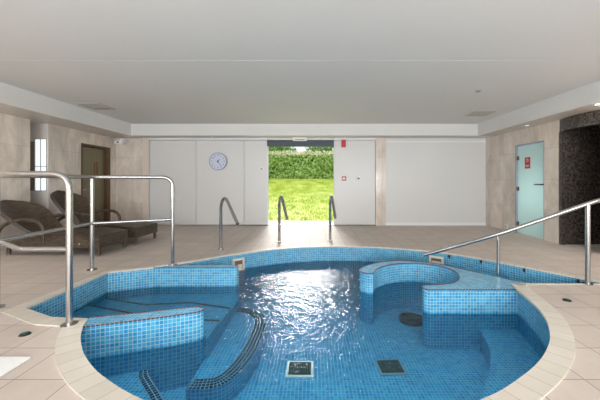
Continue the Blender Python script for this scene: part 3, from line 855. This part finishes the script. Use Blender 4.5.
# ------------------------------------------------------------------ loose things on the floor
tw = obj('floor_mat', box(-.75, 0, -.85, 0, .001, .014, bevel=.004), M['towel']); tw.location = (-1.84, 1.955, 0)
tag(tw, 'white mat lying on the tiles at the near left corner', 'mat')
for x, y, lab in ((*P(25, 334.5), 'dark green floor cap on the tiles near the left coping'), (*P(567, 300.5), 'dark green floor cap on the tiles right of the pool')):
    g = empty('floor_socket', (x, y, 0)); tag(g, lab, 'floor socket', 'green caps in the deck')
    obj('disc', cyl((0, 0, 0), (0, 0, .010), .038, 18, .030), M['rubber'], g, True)
    obj('insert', cyl((0, 0, .010), (0, 0, .014), .018, 12), M['green'], g)

# ------------------------------------------------------------------ garden
struct('path', box(-14, 14, 8.2, 8.95, -.06, -.005), M['concrete'])
def lawn():
    bm = bmesh.new(); nx, ny = 60, 60
    V = []
    for j in range(ny + 1):
        row = []
        for i in range(nx + 1):
            x = -26 + 52 * i / nx; y = 8.95 + 41 * j / ny
            t = min(1, (y - 8.95) / 7.2)
            z = 1.38 * (t ** 1.25) + .02 * math.sin(x * 1.7 + y) + (0 if j else -.02)
            row.append(bm.verts.new((x, y, z)))
        V.append(row)
    for j in range(ny):
        for i in range(nx): bm.faces.new((V[j][i], V[j][i + 1], V[j + 1][i + 1], V[j + 1][i]))
    return bm
lw_ = obj('lawn', lawn(), M['lawn'], None, True); tag(lw_, kind='structure')
# grass tufts on the lawn
def tufts(n):
    bm = bmesh.new()
    for _ in range(n):
        x = random.uniform(-4.5, 2.5); y = random.uniform(9.0, 15.7); t = min(1, (y - 8.95) / 7.2); z = 1.38 * t ** 1.25
        a = random.uniform(0, math.pi); w = .02; h = random.uniform(.03, .07)
        dx, dy = math.cos(a) * w, math.sin(a) * w
        bm.faces.new([bm.verts.new(p) for p in ((x - dx, y - dy, z), (x + dx, y + dy, z), (x + random.uniform(-.02, .02), y, z + h))])
    return bm
tf = obj('grass', tufts(9000), M['lawn']); tag(tf, 'short sunlit grass on the rising lawn outside', 'grass', kind='stuff')

hedge = empty('hedge', (0, 16.3, 1.35)); tag(hedge, 'clipped green hedge across the top of the lawn', 'hedge')
def leaves(n, x0, x1, y0, y1, z0, z1, s0, s1, frontbias=True):
    bm = bmesh.new()
    for _ in range(n):
        x = random.uniform(x0, x1); z = random.uniform(z0, z1)
        y = y0 + random.random() ** 2 * .25 if frontbias else random.uniform(y0, y1)
        y += .12 * math.sin(x * 2.3) * math.cos(z * 4)
        s = random.uniform(s0, s1)
        u = Vector((random.gauss(0, 1), random.gauss(0, .6), random.gauss(0, 1))).normalized()
        w = u.cross(Vector((random.gauss(0, .5), -1, random.gauss(.4, .5)))).normalized()
        c = Vector((x, y, z))
        bm.faces.new([bm.verts.new(p) for p in (c - u * s, c + w * s * .5, c + u * s, c - w * s * .5)])
    return bm
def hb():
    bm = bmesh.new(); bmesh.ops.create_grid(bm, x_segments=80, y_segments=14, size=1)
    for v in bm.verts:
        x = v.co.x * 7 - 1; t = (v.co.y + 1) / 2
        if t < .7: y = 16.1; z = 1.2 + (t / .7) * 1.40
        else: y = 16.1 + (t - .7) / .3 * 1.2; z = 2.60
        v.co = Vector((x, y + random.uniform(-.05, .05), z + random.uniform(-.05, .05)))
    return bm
def hp_(name, bm, m):
    o = obj(name, bm, m, hedge); o.location = (0, -16.3, -1.35); return o
hp_('hedge_mass', hb(), M['hedge_core'])
hp_('leaves', leaves(12000, -6.5, 4.5, 15.95, 16.4, 1.25, 2.58, .05, .095), M['hedge'])
hp_('pale_shoots', leaves(4500, -6.5, 4.5, 15.9, 16.9, 2.46, 2.84, .03, .06, False), M['shoots'])

def tree(x, y, z0, h, r, lab, n=2600):
    g = empty('garden_tree', (x, y, z0)); tag(g, lab, 'tree', 'trees beyond the hedge')
    obj('trunk', cyl((0, 0, 0), (0, 0, h * .6), .14, 10, .07), M['bark'], g)
    bm = bmesh.new()
    for _ in range(n):
        d = Vector((random.gauss(0, 1), random.gauss(0, 1), random.gauss(0, 1))).normalized() * (random.random() ** .4)
        c = Vector((d.x * r, d.y * r, h * .62 + d.z * h * .42)); s = random.uniform(.08, .16)
        u = Vector((random.gauss(0, 1), random.gauss(0, 1), random.gauss(0, 1))).normalized(); w = u.orthogonal().normalized()
        bm.faces.new([bm.verts.new(p) for p in (c - u * s, c + w * s * .6, c + u * s, c - w * s * .6)])
    obj('crown', bm, M['tree'], g)
tree(-3.2, 23, 1.35, 2.9, 2.0, 'loose green tree behind the hedge at the left of the opening')
tree(.9, 24, 1.35, 3.0, 1.9, 'loose green tree behind the hedge in the middle of the opening')
